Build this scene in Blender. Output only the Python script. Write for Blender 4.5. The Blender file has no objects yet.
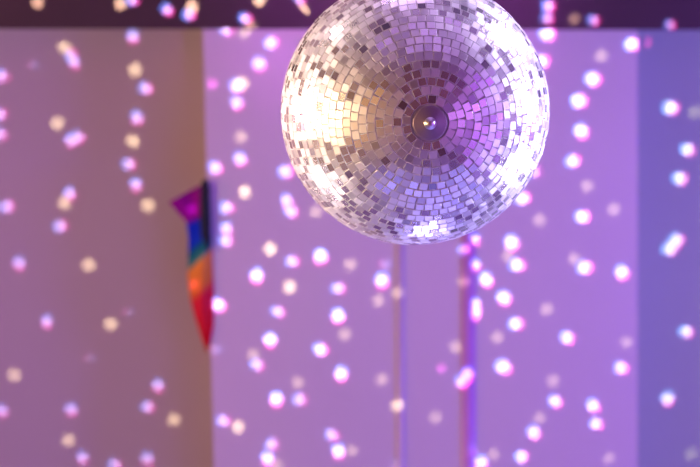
import bpy, bmesh, math, random
from mathutils import Vector, Matrix
random.seed(11)
sc = bpy.context.scene
COL = sc.collection
PI = math.pi

# ------------------------------------------------------------------ camera
FPX = 1653.0                      # focal length in pixels of the 700 px wide frame
W, H = 700.0, 467.0
CAM = Vector((0.0, 0.0, 1.2))
# the zenith falls at this pixel: the camera looks almost straight up
zx, zy = (241.0 - W/2) / FPX, -(-26.0 - H/2) / FPX
def build_cam_axes():
    # cam-local zenith direction
    zc = Vector((zx, zy, -1.0)).normalized()
    roll = math.radians(-0.25)
    # image-up direction should map to world +Y
    yc = Vector((math.sin(roll), math.cos(roll), 0.0))
    yc = (yc - zc * yc.dot(zc)).normalized()
    xc = yc.cross(zc).normalized()
    # rows give world axes in camera coords -> matrix cam->world has these rows
    return Matrix((xc, yc, zc))
M3 = build_cam_axes()
cam_d = bpy.data.cameras.new('camera')
cam = bpy.data.objects.new('camera', cam_d); COL.objects.link(cam)
cam.matrix_world = Matrix.Translation(CAM) @ M3.to_4x4()
cam_d.sensor_fit = 'HORIZONTAL'; cam_d.sensor_width = 36.0
cam_d.lens = FPX * 36.0 / W
cam_d.clip_start = 0.05
sc.camera = cam

def ray(px, py):
    d = Vector(((px - W/2) / FPX, -(py - H/2) / FPX, -1.0))
    return (M3 @ d).normalized()
def at(px, py, z):
    d = ray(px, py)
    return CAM + d * ((z - CAM.z) / d.z)

R = 0.15
D = R / math.sin(math.atan(134.0 / FPX))
BC = CAM + ray(414.8, 111.2) * D                # ball centre
cam_d.dof.use_dof = True
cam_d.dof.focus_distance = D - 0.125
cam_d.dof.aperture_fstop = 5.4
cam_d.dof.aperture_blades = 0

Z_C, Z_R, Z_B = 5.20, 5.35, 4.98               # centre panel, recessed bays, beam underside
XW, YW = 3.3, 3.3

# ------------------------------------------------------------------ helpers
def lin(r, g, b):
    f = lambda c: c/12.92 if c <= 0.04045 else ((c+0.055)/1.055)**2.4
    return (f(r), f(g), f(b), 1.0)

def mat(name, color, rough=0.5, metal=0.0, noise=0.0, scale=8.0, bump=0.0, bscale=60.0, spec=0.5):
    m = bpy.data.materials.new(name); m.use_nodes = True
    nt = m.node_tree; b = nt.nodes['Principled BSDF']
    b.inputs['Base Color'].default_value = color
    b.inputs['Roughness'].default_value = rough
    b.inputs['Metallic'].default_value = metal
    b.inputs['Specular IOR Level'].default_value = spec
    tc = nt.nodes.new('ShaderNodeTexCoord')
    if noise > 0:
        n = nt.nodes.new('ShaderNodeTexNoise'); n.inputs['Scale'].default_value = scale
        n.inputs['Detail'].default_value = 4
        nt.links.new(tc.outputs['Object'], n.inputs['Vector'])
        mx = nt.nodes.new('ShaderNodeMix'); mx.data_type = 'RGBA'
        mx.inputs[6].default_value = tuple(c*(1-noise) for c in color[:3]) + (1,)
        mx.inputs[7].default_value = tuple(min(1, c*(1+noise)) for c in color[:3]) + (1,)
        nt.links.new(n.outputs['Fac'], mx.inputs[0])
        nt.links.new(mx.outputs[2], b.inputs['Base Color'])
    if bump > 0:
        n2 = nt.nodes.new('ShaderNodeTexNoise'); n2.inputs['Scale'].default_value = bscale
        nt.links.new(tc.outputs['Object'], n2.inputs['Vector'])
        bp = nt.nodes.new('ShaderNodeBump'); bp.inputs['Strength'].default_value = bump
        bp.inputs['Distance'].default_value = 0.002
        nt.links.new(n2.outputs['Fac'], bp.inputs['Height'])
        nt.links.new(bp.outputs['Normal'], b.inputs['Normal'])
    return m

def link(name, bm, m, parent=None, smooth=False):
    me = bpy.data.meshes.new(name)
    bm.normal_update()
    bm.to_mesh(me); bm.free()
    if m is not None:
        me.materials.append(m)
    if smooth:
        for p in me.polygons: p.use_smooth = True
    o = bpy.data.objects.new(name, me); COL.objects.link(o)
    if parent is not None: o.parent = parent
    return o

def box_bm(x0, x1, y0, y1, z0, z1, bm=None):
    bm = bm or bmesh.new()
    v = [bm.verts.new((x, y, z)) for z in (z0, z1) for y in (y0, y1) for x in (x0, x1)]
    for f in ((0,2,3,1), (4,5,7,6), (0,1,5,4), (2,6,7,3), (0,4,6,2), (1,3,7,5)):
        bm.faces.new([v[i] for i in f])
    return bm

def prism_bm(pts, z0, z1, bm=None):
    """horizontal polygon (x, y) extruded in z"""
    bm = bm or bmesh.new()
    a = [bm.verts.new((x, y, z0)) for x, y in pts]; b = [bm.verts.new((x, y, z1)) for x, y in pts]
    n = len(pts)
    bm.faces.new(a[::-1]); bm.faces.new(b)
    for i in range(n):
        bm.faces.new((a[i], a[(i+1) % n], b[(i+1) % n], b[i]))
    bmesh.ops.recalc_face_normals(bm, faces=bm.faces)
    return bm

def lathe_bm(prof, n=48, bm=None, sgn=1):
    bm = bm or bmesh.new()
    rings = []
    for r, z in prof:
        if r < 1e-6: rings.append([bm.verts.new((0, 0, z))])
        else: rings.append([bm.verts.new((r*math.cos(2*PI*i/n), r*math.sin(2*PI*i/n), z)) for i in range(n)])
    for a, b in zip(rings, rings[1:]):
        for i in range(n):
            j = (i+1) % n
            q = [a[i % len(a)], a[j % len(a)], b[j % len(b)], b[i % len(b)]]
            u = []
            for k in q:
                if k not in u: u.append(k)
            if len(u) > 2: bm.faces.new(u)
    bmesh.ops.recalc_face_normals(bm, faces=bm.faces)
    return bm

def tube_bm(path, r, n=10, closed=False, bm=None):
    bm = bm or bmesh.new()
    N = len(path); rings = []
    for i, p in enumerate(path):
        p = Vector(p)
        if closed: t = Vector(path[(i+1) % N]) - Vector(path[i-1])
        else: t = Vector(path[min(N-1, i+1)]) - Vector(path[max(0, i-1)])
        t.normalize()
        a = t.cross(Vector((0.0123, 0.99, 0.11)))
        if a.length < 0.2: a = t.cross(Vector((1, 0, 0)))
        a.normalize(); b = t.cross(a)
        rings.append([bm.verts.new(p + (a*math.cos(2*PI*k/n) + b*math.sin(2*PI*k/n))*r) for k in range(n)])
    for i in range(N if closed else N-1):
        A, B = rings[i], rings[(i+1) % N]
        for k in range(n):
            bm.faces.new((A[k], A[(k+1) % n], B[(k+1) % n], B[k]))
    if not closed:
        bm.faces.new(rings[0]); bm.faces.new(rings[-1])
    bmesh.ops.recalc_face_normals(bm, faces=bm.faces)
    return bm

def tag(o, label, cat, group=None):
    o['label'] = label; o['category'] = cat
    if group: o['group'] = group
    return o
def struct(name, bm, m, smooth=False):
    o = link(name, bm, m, None, smooth); o['kind'] = 'structure'; return o
def empty(name, loc):
    o = bpy.data.objects.new(name, None); COL.objects.link(o); o.location = loc
    o.empty_display_size = 0.05
    return o

# ------------------------------------------------------------------ room
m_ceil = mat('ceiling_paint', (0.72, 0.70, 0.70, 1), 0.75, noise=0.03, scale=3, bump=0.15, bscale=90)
m_bay = mat('recess_shade_paint', (0.50, 0.48, 0.48, 1), 0.75, noise=0.03, scale=3, bump=0.15, bscale=90)  # ceiling paint darkened, puts the bays' weaker light into the colour
m_beam = mat('dark_beam_paint', (0.060, 0.030, 0.042, 1), 0.6, noise=0.2, scale=6)
m_wall_warm = mat('tan_wall_paint', (0.42, 0.25, 0.13, 1), 0.8, noise=0.15, scale=2)
m_wall_purple = mat('violet_wall_paint', (0.25, 0.14, 0.42, 1), 0.8, noise=0.15, scale=2)
m_wall_grey = mat('grey_wall_paint', (0.28, 0.23, 0.30, 1), 0.8, noise=0.1, scale=2)
m_floor = mat('dark_floor_boards', (0.32, 0.125, 0.06, 1), 0.45, noise=0.4, scale=5)

# recessed ceiling and the dropped middle panel, whose long edges pass through the photographed edges
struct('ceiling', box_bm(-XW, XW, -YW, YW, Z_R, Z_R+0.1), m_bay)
def line_at(p, q, z, yw):
    A, B = at(p[0], p[1], z), at(q[0], q[1], z)
    t = (yw - A.y) / (B.y - A.y)
    return (A.x + (B.x - A.x)*t, yw)
beamA, beamB = at(0, 29.0, Z_B), at(700, 30.0, Z_B)
by = (beamA.y + beamB.y) / 2
l0, l1 = line_at((203, 27), (214, 467), Z_C, -YW), line_at((203, 27), (214, 467), Z_C, YW)
r0, r1 = line_at((637.5, 27), (637.5, 467), Z_C, -YW), line_at((637.5, 27), (637.5, 467), Z_C, YW)
m_bayr = mat('recess_right_shade_tint', (0.52, 0.70, 0.42, 1), 0.75, noise=0.03, scale=3)  # greenish colour stands in for the pinkish light blocked from the right bay
struct('shade_tint_sheet', prism_bm([(-XW, -YW), ((r0[0]+r1[0])/2-0.0, -YW), ((r0[0]+r1[0])/2, YW), (-XW, YW)], Z_R-0.003, Z_R), m_bayr)  # thin sheet carrying that shade tint
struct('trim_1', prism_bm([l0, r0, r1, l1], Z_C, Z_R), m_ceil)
def on_beam(x): return beamA.y + (beamB.y - beamA.y)*(x - beamA.x)/(beamB.x - beamA.x)
struct('trim_2', prism_bm([(-XW, on_beam(-XW)), (XW, on_beam(XW)), (XW, on_beam(XW)+0.6), (-XW, on_beam(-XW)+0.6)], Z_B, Z_C), m_beam)
struct('floor', box_bm(-XW, XW, -YW, YW, -0.1, 0), m_floor)
struct('wall_left', box_bm(XW, XW+0.1, -YW, YW, 0, Z_R), m_wall_warm)
struct('wall_right', box_bm(-XW-0.1, -XW, -YW, YW, 0, Z_R), m_wall_purple)
struct('wall_back', box_bm(-XW-0.1, XW+0.1, YW, YW+0.1, 0, Z_R), m_wall_grey)
struct('wall_front', box_bm(-XW-0.1, XW+0.1, -YW-0.1, -YW, 0, Z_R), m_wall_purple)

# ------------------------------------------------------------------ mirror ball
def tile_material():
    m = bpy.data.materials.new('mirror_tile'); m.use_nodes = True
    nt = m.node_tree; b = nt.nodes['Principled BSDF']
    at_ = nt.nodes.new('ShaderNodeAttribute'); at_.attribute_name = 'tile_rnd'
    sep = nt.nodes.new('ShaderNodeSeparateColor')
    nt.links.new(at_.outputs['Color'], sep.inputs[0])
    ramp = nt.nodes.new('ShaderNodeValToRGB')
    e = ramp.color_ramp.elements
    e[0].position = 0.0; e[0].color = (0.16, 0.14, 0.20, 1)
    e[1].position = 1.0; e[1].color = (0.98, 0.97, 0.98, 1)
    k = ramp.color_ramp.elements.new(0.03); k.color = (0.60, 0.57, 0.62, 1)
    k = ramp.color_ramp.elements.new(0.3); k.color = (0.86, 0.84, 0.88, 1)
    nt.links.new(sep.outputs[0], ramp.inputs[0])
    nt.links.new(ramp.outputs[0], b.inputs['Base Color'])
    mr = nt.nodes.new('ShaderNodeMapRange')
    mr.inputs['To Min'].default_value = 0.14; mr.inputs['To Max'].default_value = 0.52
    nt.links.new(sep.outputs[1], mr.inputs['Value'])
    nt.links.new(mr.outputs[0], b.inputs['Roughness'])
    b.inputs['Metallic'].default_value = 0.86
    return m
m_tile = tile_material()
m_edge = mat('tile_glass_edge', (0.80, 0.80, 0.82, 1), 0.35)
m_core = mat('ball_core_foam', (0.55, 0.52, 0.55, 1), 0.7)
m_cap = mat('cap_metal', (0.34, 0.25, 0.33, 1), 0.45, 0.45, noise=0.08, scale=40)
m_chrome = mat('chrome', (0.85, 0.85, 0.9, 1), 0.12, 1.0)
m_dark = mat('black_plastic', (0.02, 0.02, 0.022, 1), 0.45)

ball = empty('mirror_ball', BC)
tag(ball, 'large silver mirror ball of small square tiles with round hub cap, hanging from a chain', 'disco ball')
bm = bmesh.new()
bmesh.ops.create_icosphere(bm, subdivisions=5, radius=R-0.0013)
link('core', bm, m_core, ball, True)

bm = bmesh.new()
lay = bm.loops.layers.float_color.new('tile_rnd')
PITCH = math.radians(3.58); th = math.radians(9.3)
T = 0.00885
while th < PI - math.radians(7.5):
    rr = R*math.sin(th)
    n = max(6, int(2*PI*rr / (T + 0.00065)))
    ph0 = random.random()*2*PI
    phase_err = 0.0
    for k in range(n):
        ph = ph0 + (k + random.uniform(-0.045, 0.045)) * 2*PI/n
        t2 = th + random.uniform(-0.0016, 0.0016)
        nrm = Vector((math.sin(t2)*math.cos(ph), math.sin(t2)*math.sin(ph), -math.cos(t2)))
        tu = Vector((-math.sin(ph), math.cos(ph), 0))
        tv = nrm.cross(tu).normalized()
        # small mounting error of every tile
        nj = (nrm + tu*random.gauss(0, 0.017) + tv*random.gauss(0, 0.017)).normalized()
        rot = random.gauss(0, 0.03)
        u = (tu*math.cos(rot) + tv*math.sin(rot)); u = (u - nj*u.dot(nj)).normalized(); v = nj.cross(u)
        hs = T/2 * random.uniform(0.975, 1.0)
        wdt = min(hs, PI*rr/n*0.97)
        c = nrm*(R - 0.0004 + random.uniform(-0.00015, 0.0002))
        a = random.random(); g = random.random()**0.9; bl = random.random()
        ch = 0.00042                                   # ground glass chamfer around the mirror face
        corners = ((-1,-1), (1,-1), (1,1), (-1,1))
        top = [bm.verts.new(c + u*sx*(wdt-ch) + v*sy*(hs-ch)) for sx, sy in corners]
        mid = [bm.verts.new(c + u*sx*wdt + v*sy*hs - nj*ch*0.7) for sx, sy in corners]
        bot = [bm.verts.new(p.co - nrm*0.0014) for p in mid]
        f = bm.faces.new(top); f.material_index = 0
        fs = [f]
        for A, B in ((top, mid), (mid, bot)):
            for i in range(4):
                q = bm.faces.new((A[i], B[i], B[(i+1) % 4], A[(i+1) % 4])); q.material_index = 1; fs.append(q)
        for q in fs:
            q.normal_update()
            if q.normal.dot(q.calc_center_median() - (c - nj*0.003)) < 0: q.normal_flip()
            for lp in q.loops: lp[lay] = (a, g, bl, 1)
    th += PITCH
me = bpy.data.meshes.new('mirror_tiles'); bm.to_mesh(me); bm.free()
me.materials.append(m_tile); me.materials.append(m_edge)
tiles = bpy.data.objects.new('mirror_tiles', me); COL.objects.link(tiles); tiles.parent = ball

# hub cap, facing the camera at the bottom pole
zb = -R
cap = link('hub_cap', lathe_bm([(0.0, zb-0.0030), (0.0075, zb-0.0030), (0.0082, zb-0.0024), (0.0163, zb-0.0018),
                                (0.0176, zb-0.0010), (0.0180, zb+0.0002), (0.0178, zb+0.004), (0.0, zb+0.004)], 64), m_cap, ball, True)
m_screw = mat('screw_metal', (0.9, 0.88, 0.95, 1), 0.33, 0.9)
screw = link('screw', lathe_bm([(0.0, zb-0.0072), (0.0026, zb-0.0069), (0.0044, zb-0.0055), (0.0050, zb-0.0036),
                                (0.0064, zb-0.0034), (0.0067, zb-0.0026), (0.0, zb-0.0026)], 32), m_screw, cap, True)
# top fittings: cap, stem, motor, chain up to a ceiling hook
link('top_cap', lathe_bm([(0.0, R+0.006), (0.018, R+0.006), (0.021, R+0.002), (0.022, R-0.005), (0.0, R-0.005)], 40), m_cap, ball, True)
link('stem', tube_bm([(0, 0, R+0.002), (0, 0, R+0.045)], 0.003), m_chrome, ball)
motor = empty('ball_motor', BC + Vector((0, 0, R+0.045)))
tag(motor, 'small black round turning motor fixed on the chain above the mirror ball', 'motor')
link('housing', lathe_bm([(0, 0), (0.006, 0), (0.007, 0.006), (0.024, 0.008), (0.027, 0.012), (0.027, 0.042), (0.022, 0.048), (0, 0.048)], 32), m_dark, motor, True)
link('hanging_ring', tube_bm([(0.010*math.cos(t*PI/8), 0, 0.0565 + 0.010*math.sin(t*PI/8)) for t in range(16)], 0.0016, 8, True), m_chrome, motor, True)
z0 = BC.z + R + 0.045 + 0.060
chain = empty('hanging_chain', (BC.x, BC.y, z0))
tag(chain, 'thin steel link chain from the ceiling hook down to the ball motor', 'chain')
bm = bmesh.new(); zt = Z_C - z0 - 0.035; step = 0.0165; nl = int(zt/step) + 1; step = zt/nl
for i in range(nl+1):
    pts = []
    for t in range(14):
        a = 2*PI*t/14; x = 0.0045*math.cos(a); z = 0.0105*math.sin(a)
        pts.append((x, 0, z+i*step) if i % 2 else (0, x, z+i*step))
    tube_bm(pts, 0.0012, 6, True, bm)
link('links', bm, m_chrome, chain, True)
hook = tag(link('ceiling_hook', tube_bm([(0, 0, 0), (0, 0, -0.015)] + [(0.009*math.sin(a), 0, -0.0245 + 0.009*math.cos(a)) for a in [k*PI/8 for k in range(1, 14)]], 0.002, 8), m_chrome, None, True),
    'small steel screw hook in the ceiling panel above the chain', 'hook')
hook.location = (BC.x, BC.y, Z_C)

# ------------------------------------------------------------------ conduits on the ceiling panel
def half_pipe(name, p, q, wpx, depth, m, label):
    A, B = line_at(p, q, Z_C, -YW+0.002), line_at(p, q, Z_C, on_beam(0)-0.002)
    A, B = Vector((A[0], A[1], Z_C)), Vector((B[0], B[1], Z_C))
    w = wpx / FPX * (Z_C - CAM.z) / 2
    bm = bmesh.new(); rings = []
    n = 14
    for P in (A, B):
        rings.append([bm.verts.new(P - A + Vector((w*math.cos(PI*k/n), 0, -depth*math.sin(PI*k/n)))) for k in range(n+1)])
    for k in range(n): bm.faces.new((rings[0][k], rings[0][k+1], rings[1][k+1], rings[1][k]))
    bm.faces.new((rings[0][0], rings[0][-1], rings[1][-1], rings[1][0]))
    bm.faces.new(rings[0]); bm.faces.new(rings[1])
    bmesh.ops.recalc_face_normals(bm, faces=bm.faces)
    o = link(name, bm, m, None, True); o.location = A
    for pl in o.data.polygons: pl.use_smooth = len(pl.vertices) == 4
    tag(o, label, 'conduit'); return o
m_cond = mat('conduit_paint', (0.70, 0.66, 0.72, 1), 0.5)
m_cond2 = mat('conduit_violet_paint', (0.62, 0.33, 0.74, 1), 0.28)
half_pipe('cable_conduit', (400, 245), (400.5, 467), 8, 0.007, m_cond, 'slim pale conduit strip on the purple panel, directly below the ball centre')
half_pipe('cable_conduit', (468, 235), (468.5, 467), 14, 0.009, m_cond2, 'thicker violet rounded conduit with bright reflections, right of the slim strip')

# ------------------------------------------------------------------ rainbow streamer
def interp(tab, y):
    for (y0, x0), (y1, x1) in zip(tab, tab[1:]):
        if y <= y1: 
            t = (y-y0)/(y1-y0); t = max(0, min(1, t)); return x0+(x1-x0)*t
    return tab[-1][1]
Ltab = [(182, 167), (201, 168), (212, 177), (222, 186), (238, 188.5), (262, 188), (276, 187.5), (300, 190.5), (318, 195), (335, 200.5), (352, 206.5)]
def rainbow():
    m = bpy.data.materials.new('rainbow_cloth'); m.use_nodes = True
    nt = m.node_tree; b = nt.nodes['Principled BSDF']
    uv = nt.nodes.new('ShaderNodeUVMap'); uv.uv_map = 'UVMap'
    sep = nt.nodes.new('ShaderNodeSeparateXYZ'); nt.links.new(uv.outputs[0], sep.inputs[0])
    rp = nt.nodes.new('ShaderNodeValToRGB'); r = rp.color_ramp; r.interpolation = 'LINEAR'
    stops = [(0.0, lin(0.55, 0.0, 0.60)), (0.15, lin(0.62, 0.0, 0.68)), (0.18, lin(0.02, 0.2, 0.9)), (0.30, lin(0.02, 0.25, 0.88)),
             (0.345, lin(0.02, 0.45, 0.5)), (0.405, lin(0.2, 0.62, 0.58)), (0.44, lin(0.95, 0.66, 0.28)), (0.59, lin(0.9, 0.55, 0.22)),
             (0.65, lin(0.88, 0.16, 0.28)), (1.0, lin(0.80, 0.03, 0.12))]
    r.elements[0].position = stops[0][0]; r.elements[0].color = stops[0][1]
    r.elements[1].position = 1.0; r.elements[1].color = stops[-1][1]
    for p, c in stops[1:-1]:
        e = r.elements.new(p); e.color = c
    nt.links.new(sep.outputs['Y'], rp.inputs[0]); nt.links.new(rp.outputs[0], b.inputs['Base Color'])
    wv = nt.nodes.new('ShaderNodeTexWave'); wv.inputs['Scale'].default_value = 120
    nt.links.new(uv.outputs[0], wv.inputs['Vector'])
    bp = nt.nodes.new('ShaderNodeBump'); bp.inputs['Strength'].default_value = 0.1; bp.inputs['Distance'].default_value = 0.001
    nt.links.new(wv.outputs['Fac'], bp.inputs['Height']); nt.links.new(bp.outputs[0], b.inputs['Normal'])
    b.inputs['Roughness'].default_value = 0.7; b.inputs['Specular IOR Level'].default_value = 0.15
    return m
bm = bmesh.new(); uvl = bm.loops.layers.uv.new('UVMap')
NU, NV = 16, 60; grid = []
org = at(208, 186, Z_C)
for j in range(NV+1):
    v = j/NV; row = []
    for i in range(NU+1):
        u = i/NU
        yr = 181 + (352-181)*v                    # right edge
        yl = 202 + (352-202)*v                    # left edge
        y = yl + (yr - yl)*u
        xl = interp(Ltab, yl); xr = interp([(181, 207.5), (200, 209.5), (240, 212), (300, 214), (325, 213.5), (340, 211), (352, 207.5)], yr)
        x = xl + (xr-xl)*u
        # sagging cloth with a deep fold along the right side
        amp = 0.010*math.sin(PI*min(1, v*1.05+0.05)) + 0.003
        z = Z_C - 0.004 + 0.02*(1-u) - amp*(math.sin(PI*u)**0.7) - 0.006*math.sin(u*9+v*5)*math.sin(PI*u)
        row.append(bm.verts.new(at(x, y, z) - org))
    grid.append(row)
for j in range(NV):
    for i in range(NU):
        f = bm.faces.new((grid[j][i], grid[j][i+1], grid[j+1][i+1], grid[j+1][i]))
        for lp, (a, b_) in zip(f.loops, ((i, j), (i+1, j), (i+1, j+1), (i, j+1))):
            uu, vv = a/NU, b_/NV
            lp[uvl].uv = (uu, max(0, min(1, vv + (-0.11 + 0.18*min(1, vv/0.4))*(uu-0.5))))
st = empty('hanging_streamer', org)
tag(st, 'long twisted rainbow cloth streamer tapering to a red tip, beside the panel edge', 'streamer')
cl = link('cloth', bm, rainbow(), st, True)
sm = cl.modifiers.new('thick', 'SOLIDIFY'); sm.thickness = 0.0008; sm.offset = 0
pt = link('push_pin', lathe_bm([(0, 0), (0.0012, 0), (0.0012, -0.016), (0.004, -0.016), (0.0045, -0.018), (0.0035, -0.020), (0, -0.0205)], 20), m_dark, st, True)
pt.location = at(209.5, 190, Z_C) - org
# fold on the right side of the cloth, its shade coloured in dark teal
m_fold_shade = mat('fold_shade_teal', lin(0.03, 0.12, 0.16), 0.7)
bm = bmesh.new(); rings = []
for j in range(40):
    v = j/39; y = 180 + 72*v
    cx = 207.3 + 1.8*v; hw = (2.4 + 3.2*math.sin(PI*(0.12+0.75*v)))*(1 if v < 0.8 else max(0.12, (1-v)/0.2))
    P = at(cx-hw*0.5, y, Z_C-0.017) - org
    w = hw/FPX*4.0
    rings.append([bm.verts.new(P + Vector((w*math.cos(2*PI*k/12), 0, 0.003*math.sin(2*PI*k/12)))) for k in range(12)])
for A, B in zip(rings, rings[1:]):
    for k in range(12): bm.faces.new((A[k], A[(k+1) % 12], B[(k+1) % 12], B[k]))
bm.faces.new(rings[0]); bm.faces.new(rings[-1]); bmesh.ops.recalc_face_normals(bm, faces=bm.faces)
h = link('shade_fold', bm, m_fold_shade, st, True); h['label'] = 'fold along the upper right side, its shade coloured dark teal'

# ------------------------------------------------------------------ lights
def area(name, loc, aim, size, power, color, shape='DISK', spread=180):
    l = bpy.data.lights.new(name, 'AREA'); l.shape = shape; l.size = size; l.energy = power; l.color = color
    l.spread = math.radians(spread)
    o = bpy.data.objects.new(name, l); COL.objects.link(o); o.location = loc
    o.rotation_euler = (Vector(aim) - Vector(loc)).to_track_quat('-Z', 'Y').to_euler(); return o
def pin(name, ang, elev, dist, rad, power, color, cone=9.0):
    """pin spot aimed at the mirror ball; ang = direction around the ball, elev = above the horizon of the ball"""
    a, e = math.radians(ang), math.radians(elev)
    loc = BC + Vector((-math.cos(a)*math.cos(e), math.sin(a)*math.cos(e), math.sin(e))) * dist
    l = bpy.data.lights.new(name, 'SPOT'); l.energy = power; l.color = color; l.shadow_soft_size = rad
    l.spot_size = math.radians(cone); l.spot_blend = 0.3
    o = bpy.data.objects.new(name, l); COL.objects.link(o); o.location = loc
    o.rotation_euler = (BC - loc).to_track_quat('-Z', 'Y').to_euler(); return o
# washes on the ceiling
yb = BC.y
area('wash_red', (3.0, yb, 4.05), (-1.5, yb, 4.6), 0.7, 23, (1.0, 0.08, 0.5))
area('wash_blue', (-3.0, yb-0.35, 3.9), (BC.x, yb, 5.3), 0.7, 66, (0.20, 0.10, 1.0))
area('wash_amber', (3.0, yb-0.2, 2.5), (-2.0, yb, 4.0), 0.8, 33, (1.0, 0.66, 0.28), spread=120)
# large unseen coloured panels, added to tint the ball's tiles
area('soft_gold', (2.3, yb, 0.5), BC, 3.2, 14, (1.0, 0.52, 0.18))
area('soft_purple', (-2.0, yb, 0.5), BC, 1.8, 9, (0.6, 0.22, 1.0))
def rect(name, loc, aim, sx, sy, power, color):
    o = area(name, loc, aim, sx, power, color, 'RECTANGLE'); o.data.size_y = sy; return o
rect('soft_violet_side', (-3.1, yb-0.2, 1.6), (0, yb, 2.9), 4.4, 2.8, 44, (0.48, 0.13, 1.0))
rect('soft_blue_side', (-0.4, -3.15, 2.1), (0, 0, 2.9), 5.0, 2.6, 52, (0.36, 0.31, 1.0))
rect('soft_mauve_side', (-0.3, 3.1, 2.0), (0, 0, 2.9), 4.4, 2.4, 24, (0.66, 0.36, 1.0))
# pin spots on the ball
pin('pin_warm', 180, 20, 2.8, 0.62, 3200, (1.0, 0.82, 0.62), 10)
pin('pin_cool_high', 38, 24, 2.6, 0.60, 2400, (0.75, 0.66, 1.0), 10)
pin('pin_cool_middle', 6, 16, 2.6, 0.55, 1900, (0.75, 0.68, 1.0), 10)
pin('pin_cool_low', -26, 18, 2.6, 0.60, 2400, (0.68, 0.66, 1.0), 10)
pin('added_fill_violet_top', 92, 28, 2.6, 0.45, 350, (0.75, 0.5, 1.0), 10)  # fill pin, added to bring lavender to the top rim
pin('added_fill_blue_bottom', -80, 25, 2.6, 0.5, 500, (0.40, 0.36, 1.0), 10)  # fill pin, added to lift the lower rim in blue
pin('pin_grey_bottom_left', -138, 24, 2.6, 0.5, 400, (0.95, 0.8, 0.8), 10)
pin('pin_grey_top_left', 135, 24, 2.6, 0.5, 200, (1.0, 0.82, 0.75), 10)
# unseen violet spot added to imitate lens bloom around the ball
gl = bpy.data.lights.new('bloom_spot', 'SPOT'); gl.energy = 150; gl.color = (0.75, 0.15, 1.0); gl.shadow_soft_size = 0.1
gl.spot_size = math.radians(26); gl.spot_blend = 1.0
go = bpy.data.objects.new('bloom_spot', gl); COL.objects.link(go); go.location = at(430, 60, 2.9) + Vector((-0.6, 0, 0))
go.rotation_euler = (at(410, -45, Z_B) - go.location).to_track_quat('-Z', 'Y').to_euler()

# beams thrown onto the ceiling by the mirror ball: one projector lamp with a procedural pattern
LP = BC + Vector((-0.03, -0.03, R + 0.17))
Wm = [  # warm spots: px, py, level
 (37.7,2.7,1),(120.7,4,1),(192,7,1),(64.5,47.6,1),(135,70,1),(57.6,123.4,1),(133,141,1),(64.5,203,1),(148,205.4,1),(88.8,265,1),
 (110.7,323.8,1),(14,375,1),(68.6,440.4,1),(174,419.8,1),(238,426.6,1),(344.5,334.4,0),(253,355,0),(298,382.4,0),(382,379.7,0),
 (397.3,405.7,1),(351.7,451,0),(277.3,465,0),(435.7,417.4,0),(497,337,0),(547.4,309.7,0),(626.6,342.3,0),(553,380.7,0),(539,418,0),
 (493.6,455,0),(609,458,0),(691.4,454,0),(587,186,0),(614,209.5,0),(539.5,220,0),(507.7,256,0),(573.8,259,0),(546.7,309,0),
 (601.4,55.7,0),(574.6,19,0),(695,112,0),(244.7,192,1),(316,211.6,0),(270.4,249,1),(350.3,264.7,0),(289.6,287.3,1),(397.6,292.8,0),
 (378.4,300.7,0),(259.4,0,1),(302,11.4,2),(244.4,32,0),(250,26,0),(241.6,83.6,1),(241,137,0),(464,281,0),(455,347,0)]
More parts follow.
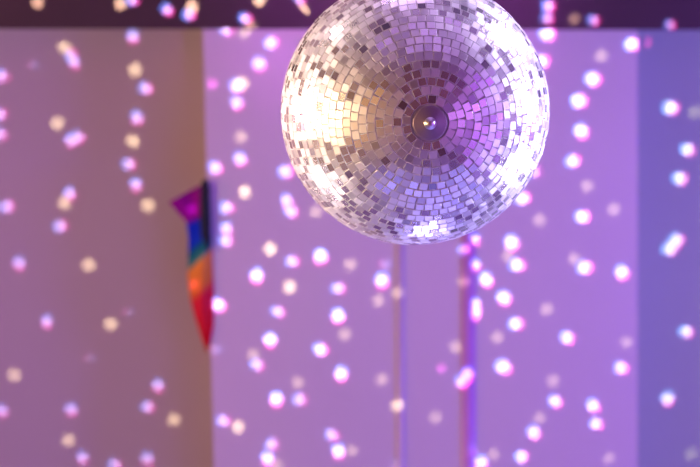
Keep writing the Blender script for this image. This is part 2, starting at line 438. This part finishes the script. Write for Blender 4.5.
Cm = [  # blue / pink spots: px, py, size, pink direction (degrees, image), level
 (132.7,0,1,0,1),(167.3,10,1,40,1),(189,15,1,0,1),(226.6,29.4,1,20,1),(245.4,18.4,1,20,1),(71,55.5,.9,-40,1),(74.4,63,.9,80,1),(133,37,1,80,1),
 (145.4,88.5,1,20,1),(236.5,87,1,30,1),(237,103,1,60,1),(1.7,75.5,1,30,1),(0,114,1,0,1),(0,134,1,30,1),(71,141,1,80,1),(78,137,1,30,1),
 (137,118,1,70,1),(129,164.6,1,10,1),(136,185,1,80,1),(70,193.7,1,60,1),(7,206.4,1,0,1),(60.3,226.3,1,0,1),(19,263.7,1,90,1),
 (215.6,168,1,30,1),(227,207.8,1,10,1),(226.6,228.7,1,60,1),(226,241,1,20,1),(218,305,1.1,30,2),(240,159,1,60,1),(47,322,1,90,1),
 (1.7,411.5,1,60,1),(71.3,410,1,80,1),(82.6,458,1,80,1),(114.8,464.7,1,20,1),(147,459,1,80,1),(158,386,1,80,1),(147.8,406.8,1,20,1),
 (223.5,420.5,1,10,1),(278,312,1,10,1),(338,316,1.1,80,2),(270,340,1.1,80,2),(320.5,349.5,1.05,20,2),(257,365,1,20,1),(341.4,374,1.1,80,2),
 (276.3,399.6,1.1,80,2),(299.6,399.6,1,10,1),(331.8,435,1,20,1),(338.3,451.7,1.1,80,2),(271.8,444.5,1,20,1),(267.7,459,1.1,80,2),
 (462,380.7,1,70,2),(467.6,374,1,70,2),(395,466,.8,90,0),(516,324,1.05,10,2),(567.3,338,1.05,30,2),(503.5,367.3,1.25,40,2),
 (621,368,1.05,20,2),(686.6,332,1.05,20,2),(555.3,401.6,1.05,30,2),(593.4,406,1.1,50,2),(596.5,424,1,30,2),(534,432.8,1.1,50,2),
 (668,399,1.1,60,2),(521.7,457,1,10,2),(481,463,1.1,80,2),(475.4,314,.75,70,2),(473,449,1,70,0),(573,161,1.05,0,2),(680.4,178.7,1.1,10,2),
 (688,150,1.05,20,2),(582.7,216.7,1.1,10,2),(512,243,1.2,60,2),(517.6,265.4,1.1,10,2),(677,240.4,1.1,20,2),(669.8,249,1.1,10,2),
 (585,267.8,1.15,10,2),(622,272.6,1.15,60,2),(486.4,280,1.1,60,2),(504,298.3,1.15,60,2),(475,239,.75,70,2),(464,249,.9,0,1),(475.4,264.7,.75,70,2),
 (475.8,303,.75,70,2),(475.8,310,.75,70,2),(548.6,6.3,1.1,20,2),(547.4,18.3,1.05,30,1),(547.4,33.4,1.25,20,2),(593.7,20.3,1,20,1),(670,25,.95,10,1),
 (632,44.3,1.15,10,2),(593,79.4,1.2,20,2),(579,101,1.25,10,2),(671,107.7,1.2,10,2),(581.4,131.4,1.15,50,2),(542,61.4,1.1,0,2),
 (522.7,198,1.05,0,2),(533.7,172,1,0,1),(241,159.5,1,70,1),(285.8,171.5,1.1,10,1),(287,201.3,1,60,1),(291.3,211.6,1,20,1),
 (292.3,261.6,1,10,1),(320.5,256.8,1.1,80,2),(256.7,276,1.1,80,2),(338.3,288.4,1,10,1),(381.8,280.8,1.1,80,2),(385,264.4,.9,180,0),
 (271.6,42.8,1.1,0,1),(259.6,64,1.1,60,1),(236,86,1,50,1),(299,0,.9,0,1),(215,349.5,.9,180,0),
 (32.6,64.5,.7,180,0),(90,358,.7,180,0),(128,312,.7,180,0)]
# the scatter of beams goes on over the ceiling beyond the view
rs = random.Random(5)
for i in range(90):
    x, y = rs.uniform(-420, 1120), rs.uniform(-60, 860)
    if -12 < x < 712 and -60 <= y < 479: continue
    if y < 45: continue
    if rs.random() < 0.28: Wm.append((x, y, 1))
    else: Cm.append((x, y, 1.05, rs.choice((0, 20, 60, 80)), 1 if x < 240 else 2))
def surf_z(px, py):
    if py < 27: return Z_B
    xl = 203 + 11*(py-27)/440
    if 186 < px < xl: 
        if 190 < py < 330: return Z_C - 0.02
    if px < xl or px > 637.5: return Z_R
    if 458 < px < 480 and py > 225: return Z_C - 0.02
    return Z_C
def tanuv(px, py):
    P = at(px, py, surf_z(px, py)) - LP
    return P.x/P.z, P.y/P.z
PXT = 1/FPX*(Z_C-CAM.z)/(Z_C-LP.z)              # one image pixel in the lamp's tangent units
ld = bpy.data.lights.new('ball_beams', 'POINT'); ld.shadow_soft_size = 0.0; ld.energy = 190.0; ld.use_nodes = True
lo = bpy.data.objects.new('ball_beams', ld); COL.objects.link(lo); lo.location = LP
nt = ld.node_tree; em = [n for n in nt.nodes if n.type == 'EMISSION'][0]
tc = nt.nodes.new('ShaderNodeTexCoord'); sp = nt.nodes.new('ShaderNodeSeparateXYZ'); nt.links.new(tc.outputs['Normal'], sp.inputs[0])
def mth(op, a, b=None, clamp=False):
    n = nt.nodes.new('ShaderNodeMath'); n.operation = op; n.use_clamp = clamp
    for i, x in enumerate((a, b)):
        if x is None: continue
        if isinstance(x, (int, float)): n.inputs[i].default_value = x
        else: nt.links.new(x, n.inputs[i])
    return n.outputs[0]
zpos = mth('MAXIMUM', sp.outputs['Z'], 0.05)
u_, v_ = mth('DIVIDE', sp.outputs['X'], zpos), mth('DIVIDE', sp.outputs['Y'], zpos)
cb = nt.nodes.new('ShaderNodeCombineXYZ'); nt.links.new(u_, cb.inputs[0]); nt.links.new(v_, cb.inputs[1])
UV = cb.outputs[0]
def spots(lst):
    """lst of (px, py, size) -> smallest normalised distance (in px)"""
    acc = None
    for px, py, s in lst:
        uu, vv = tanuv(px, py)
        d = nt.nodes.new('ShaderNodeVectorMath'); d.operation = 'DISTANCE'
        nt.links.new(UV, d.inputs[0]); d.inputs[1].default_value = (uu, vv, 0)
        o = mth('MULTIPLY', d.outputs['Value'], 1/(PXT*s))
        acc = o if acc is None else mth('MINIMUM', acc, o)
    return acc
def disc(lst, r0, r1):
    a = spots(lst)
    n = nt.nodes.new('ShaderNodeMapRange'); n.interpolation_type = 'SMOOTHSTEP'
    nt.links.new(a, n.inputs['Value'])
    n.inputs['From Min'].default_value = r0; n.inputs['From Max'].default_value = r1
    n.inputs['To Min'].default_value = 1; n.inputs['To Max'].default_value = 0
    return n.outputs[0]
total = None
def add(fac, col):
    global total
    n = nt.nodes.new('ShaderNodeVectorMath'); n.operation = 'SCALE'; n.inputs[0].default_value = col
    nt.links.new(fac, n.inputs['Scale'])
    if total is None: total = n.outputs[0]
    else:
        a = nt.nodes.new('ShaderNodeVectorMath'); a.operation = 'ADD'
        nt.links.new(total, a.inputs[0]); nt.links.new(n.outputs[0], a.inputs[1]); total = a.outputs[0]
for lev, s in ((0, 0.50), (1, 1.4), (5, 2.2), (6, 7.0), (7, 12.0)):
    l = [(x, y, 1.0) for x, y, k in Wm if (k if y >= 27 else k+5) == lev]
    add(disc(l, 4.8, 7.2), (1.0*s, 0.72*s, 0.42*s))
OFF = 2.0
for lev, s in ((0, 0.22), (1, 1.0), (2, 2.0), (6, 4.5), (7, 7.0)):
    B, P, Wc = [], [], []
    for x, y, sz, deg, k in Cm:
        if (k if y >= 27 else k+5) != lev: continue
        a = math.radians(deg); dx, dy = math.cos(a)*OFF, math.sin(a)*OFF
        Wc.append((x, y, sz))
        B.append((x-dx, y-dy, sz)); P.append((x+dx, y+dy, sz))
    add(disc(B, 4.3, 7.3), (0.13*s, 0.36*s, 1.35*s))
    add(disc(Wc, 1.6, 6.0), (0.45*s, 0.75*s, 0.5*s))
    add(disc(P, 3.9, 6.9), (1.2*s, 0.05*s, 0.55*s))
add(disc([(203.5, 83, 0.85), (441.5, 368.7, 0.8), (193.7, 208, 0.9), (196, 283.5, 1.0), (167, 10.5, 0.6)], 3.8, 6.4), (0.9, 0.12, 0.75))
nt.links.new(total, em.inputs['Color'])
em.inputs['Strength'].default_value = 1.0

# ------------------------------------------------------------------ world / colour
w = bpy.data.worlds.new('world'); sc.world = w; w.use_nodes = True
w.node_tree.nodes['Background'].inputs[0].default_value = (0.02, 0.015, 0.03, 1)
sc.view_settings.view_transform = 'Standard'; sc.view_settings.look = 'None'
sc.view_settings.exposure = 0; sc.view_settings.gamma = 1
sc.cycles.use_adaptive_sampling = False
sc.cycles.max_bounces = 6; sc.cycles.use_denoising = True
sc.cycles.caustics_reflective = False; sc.cycles.caustics_refractive = False
